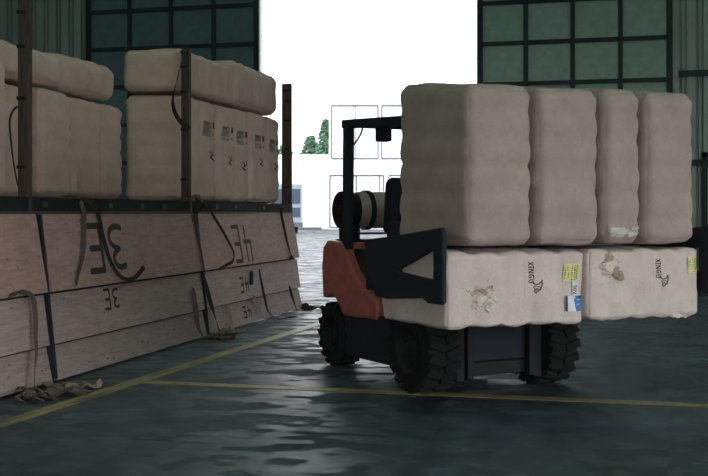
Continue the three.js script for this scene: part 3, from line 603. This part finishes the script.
const tagTex = canvas(128, 128, (c) => {
  c.clearRect(0, 0, 128, 128); c.fillStyle = 'rgba(170,156,146,0.5)'; c.fillRect(6, 6, 70, 110); c.fillStyle = 'rgba(60,58,55,0.7)'; c.fillRect(14, 14, 40, 20);
  for (let i = 0; i < 6; i++) c.fillRect(14, 48 + i * 10, 44 - (i % 3) * 9, 4);
  c.fillStyle = 'rgba(24,22,22,0.95)'; c.fillRect(92, 6, 26, 46); c.fillRect(96, 90, 22, 12); c.fillStyle = 'rgba(190,185,178,0.9)'; c.fillRect(98, 60, 14, 26);
});
const stencilTex = canvas(64, 64, (c) => { c.clearRect(0, 0, 64, 64); c.strokeStyle = 'rgba(34,30,30,0.9)'; c.lineWidth = 8; c.beginPath(); c.moveTo(6, 14); c.lineTo(40, 30); c.lineTo(10, 44); c.lineTo(52, 56); c.moveTo(54, 6); c.lineTo(52, 34); c.stroke(); });
M.baleTag = PRINT(tagTex); M.stencil = PRINT(stencilTex);
lots.slice(1).forEach(({ t, b }, i) => {
  const put = (name, g, m) => { const uv = g.attributes.uv; for (let k = 0; k < uv.count; k++) uv.setX(k, 1 - uv.getX(k)); obj(name, g, m, t); };
  put('bale_tag', b.patch(0, 1, -0.28, 0.24, 0.82 - i * 0.015, 1.05 - i * 0.015, 0.005), M.baleTag);
  put('stencil_mark', b.patch(0, 1, -0.22, 0.0, 0.52 - 0.04 * (i % 3), 0.7 - 0.04 * (i % 3), 0.005), M.stencil);
});

// ---------------------------------------------------------------- straps and ropes
function strap(name, label, pts, width, side, mat, twist = 0.5, group = 'loose straps on the truck') {
  const o = obj(name, ribbon(pts.map(([s, y, x]) => V(x, y, -s)), width, side, 0.007, twist), mat);
  o.position.copy(TRUCK.pos); o.rotation.y = TRUCK.turn; return tag(o, label, 'strap', group);
}
const ALONG = V(0, 0, 1);
strap('strap', 'flat brown strap hanging straight over the board left of the large painted 3E', [[1.74, 1.66, -0.33], [1.76, 1.645, -0.2], [1.77, 1.52, -0.14], [1.76, 1.39, -0.125], [1.63, 1.11, -0.075], [1.47, 0.93, -0.045], [1.4, 0.845, -0.03]], 0.06, ALONG, M.strapBrown, 0.3);
strap('strap', 'dark strap curving across the large painted 3E with upturned end', [[1.7, 1.66, -0.33], [1.78, 1.65, -0.2], [2.05, 1.53, -0.14], [2.12, 1.28, -0.105], [2.2, 1.05, -0.07], [2.3, 0.92, -0.045], [2.45, 0.84, -0.03], [2.68, 0.83, -0.025], [2.8, 0.86, -0.03], [2.98, 0.93, -0.04]], 0.045, ALONG, M.strapDark, 0.4);
strap('strap', 'thick dark strap looped over bed rail and hanging down the board joint at middle stake', [[4.88, 1.66, -0.34], [5.0, 1.7, -0.24], [5.03, 1.6, -0.14], [4.82, 1.57, -0.13], [4.74, 1.45, -0.13], [4.74, 1.18, -0.085], [4.78, 0.95, -0.055], [4.8, 0.76, -0.03]], 0.09, ALONG, M.strapDark, 0.25);
strap('strap', 'pale loop of strap over the bed rail beside the middle stake', [[4.62, 1.4, -0.12], [4.6, 1.56, -0.13], [4.7, 1.68, -0.15], [4.9, 1.7, -0.15], [5.02, 1.62, -0.14], [5.0, 1.54, -0.13]], 0.04, ALONG, M.strapBrown, 0.2);
strap('strap', 'thin strap curling back below its bend left of the painted 4E', [[5.08, 1.68, -0.3], [5.18, 1.62, -0.14], [5.35, 1.48, -0.13], [5.55, 1.33, -0.105], [5.8, 1.12, -0.07], [5.92, 0.97, -0.045], [5.84, 0.88, -0.03], [5.6, 0.84, -0.025], [5.3, 0.8, -0.02]], 0.04, ALONG, M.strapDark, 0.3);
strap('strap', 'short dark strap at far end of the board right of the painted 4E', [[8.3, 1.66, -0.3], [8.38, 1.6, -0.15], [8.42, 1.47, -0.14], [8.5, 1.15, -0.095], [8.58, 0.9, -0.05], [8.6, 0.82, -0.03], [8.5, 0.84, -0.02]], 0.06, ALONG, M.strapDark, 0.3);
strap('strap', 'long worn strap hanging down the boards below the nearest stake', [[0.2, 0.82, -0.03], [0.4, 0.84, -0.02], [0.56, 0.78, -0.015], [0.6, 0.6, -0.01], [0.58, 0.45, 0.0], [0.56, 0.33, 0.02], [0.5, 0.2, 0.04], [0.42, 0.06, 0.08], [0.3, 0.015, 0.16]], 0.042, ALONG, M.strapBrown, 0.7);
strap('strap', 'black strap drooping from top of the middle stake across the stack end', [[4.6, 3.45, -0.2], [4.5, 3.3, -0.21], [4.36, 3.05, -0.22], [4.26, 2.82, -0.23], [4.28, 2.7, -0.22], [4.42, 2.58, -0.2], [4.6, 2.5, -0.15]], 0.05, V(1, 0, 0.3), M.strapDark, 0.8);
strap('strap', 'thin black cord hanging beside the nearest stake', [[0.74, 2.42, -0.2], [0.6, 2.4, -0.2], [0.53, 2.3, -0.21], [0.55, 2.1, -0.21], [0.6, 1.9, -0.21], [0.66, 1.74, -0.21]], 0.02, ALONG, M.strapDark, 0.2);
strap('strap', 'brown strap drooping down lower boards left of the middle joint', [[4.4, 0.62, -0.03], [4.36, 0.48, 0.0], [4.4, 0.32, 0.005], [4.45, 0.12, 0.03], [4.5, 0.03, 0.08], [4.65, 0.012, 0.15]], 0.07, ALONG, M.strapBrown, 0.5);
strap('strap', 'dark strap down lower boards right of the middle joint', [[4.72, 0.76, -0.025], [4.8, 0.6, -0.01], [4.9, 0.42, 0.0], [5.0, 0.3, 0.005], [5.05, 0.15, 0.03], [5.08, 0.03, 0.06]], 0.06, ALONG, M.strapDark, 0.5);
strap('strap', 'pale frayed strap on lower boards below the painted 4E', [[5.45, 0.34, 0.0], [5.5, 0.25, 0.02], [5.55, 0.1, 0.05], [5.42, 0.02, 0.1], [5.2, 0.012, 0.16]], 0.06, ALONG, M.strapPale, 0.4);
strap('strap', 'long thin strap slanting down lower boards to the floor near far end', [[6.95, 0.72, -0.03], [7.0, 0.5, -0.005], [7.08, 0.32, 0.01], [7.13, 0.12, 0.05], [7.25, 0.015, 0.14], [7.6, 0.01, 0.3]], 0.05, ALONG, M.strapDark, 0.3);
strap('strap', 'frayed wide strap on bottom board below the latch', [[6.6, 0.36, 0.0], [6.7, 0.26, 0.025], [6.8, 0.12, 0.045], [6.95, 0.03, 0.07]], 0.07, ALONG, M.strapPale, 0.4);
strap('strap', 'short strap hanging on bottom board near the far corner', [[8.35, 0.4, 0.0], [8.4, 0.28, 0.02], [8.48, 0.12, 0.05], [8.52, 0.03, 0.07]], 0.06, ALONG, M.strapDark, 0.3);
// heaps of slack strap on the floor
function heap(label, c, n, r, w, mat, len) {
  const gs = []; seed = Math.round(n * 991 + r * 7000);
  for (let i = 0; i < n; i++) {
    const pts = []; let a = rnd() * 6.28, x = rr(-r, r) * 0.5, z = rr(-r, r) * 0.5;
    for (let k = 0; k < 6; k++) { pts.push(V(x, 0.012 + 0.03 * rnd() * (k % 2) + i * 0.005, z)); a += rr(-0.9, 0.9); x += Math.cos(a) * len / 6; z += Math.sin(a) * len / 6; }
    gs.push(ribbon(pts, w * rr(0.7, 1.1), V(0, 0.1, 1), 0.008, 0.5));
  }
  const o = obj('strap_heap', gs, mat); o.position.copy(frameAt(TRUCK, ...c)); o.rotation.y = TRUCK.turn; return tag(o, label, 'strap heap', 'slack straps on the floor');
}
heap('heap of slack brown strap on floor below the nearest stake', [0.16, 0, -0.25], 6, 0.22, 0.09, M.strapBrown, 0.5);
heap('pale end of strap lying over the yellow floor line at left', [0.36, 0, -0.55], 3, 0.12, 0.085, M.strapPale, 0.45);
heap('crumpled strap on floor under the middle board joint', [0.12, 0, -4.6], 4, 0.14, 0.08, M.strapBrown, 0.4);
heap('pale crumpled strap on floor right of the middle board joint', [0.22, 0, -5.15], 5, 0.18, 0.09, M.strapPale, 0.4);
heap('lump of coiled strap on floor past far corner of the truck', [0.12, 0, -8.95], 6, 0.14, 0.1, M.strapDark, 0.35);

renderer.render(scene, camera);
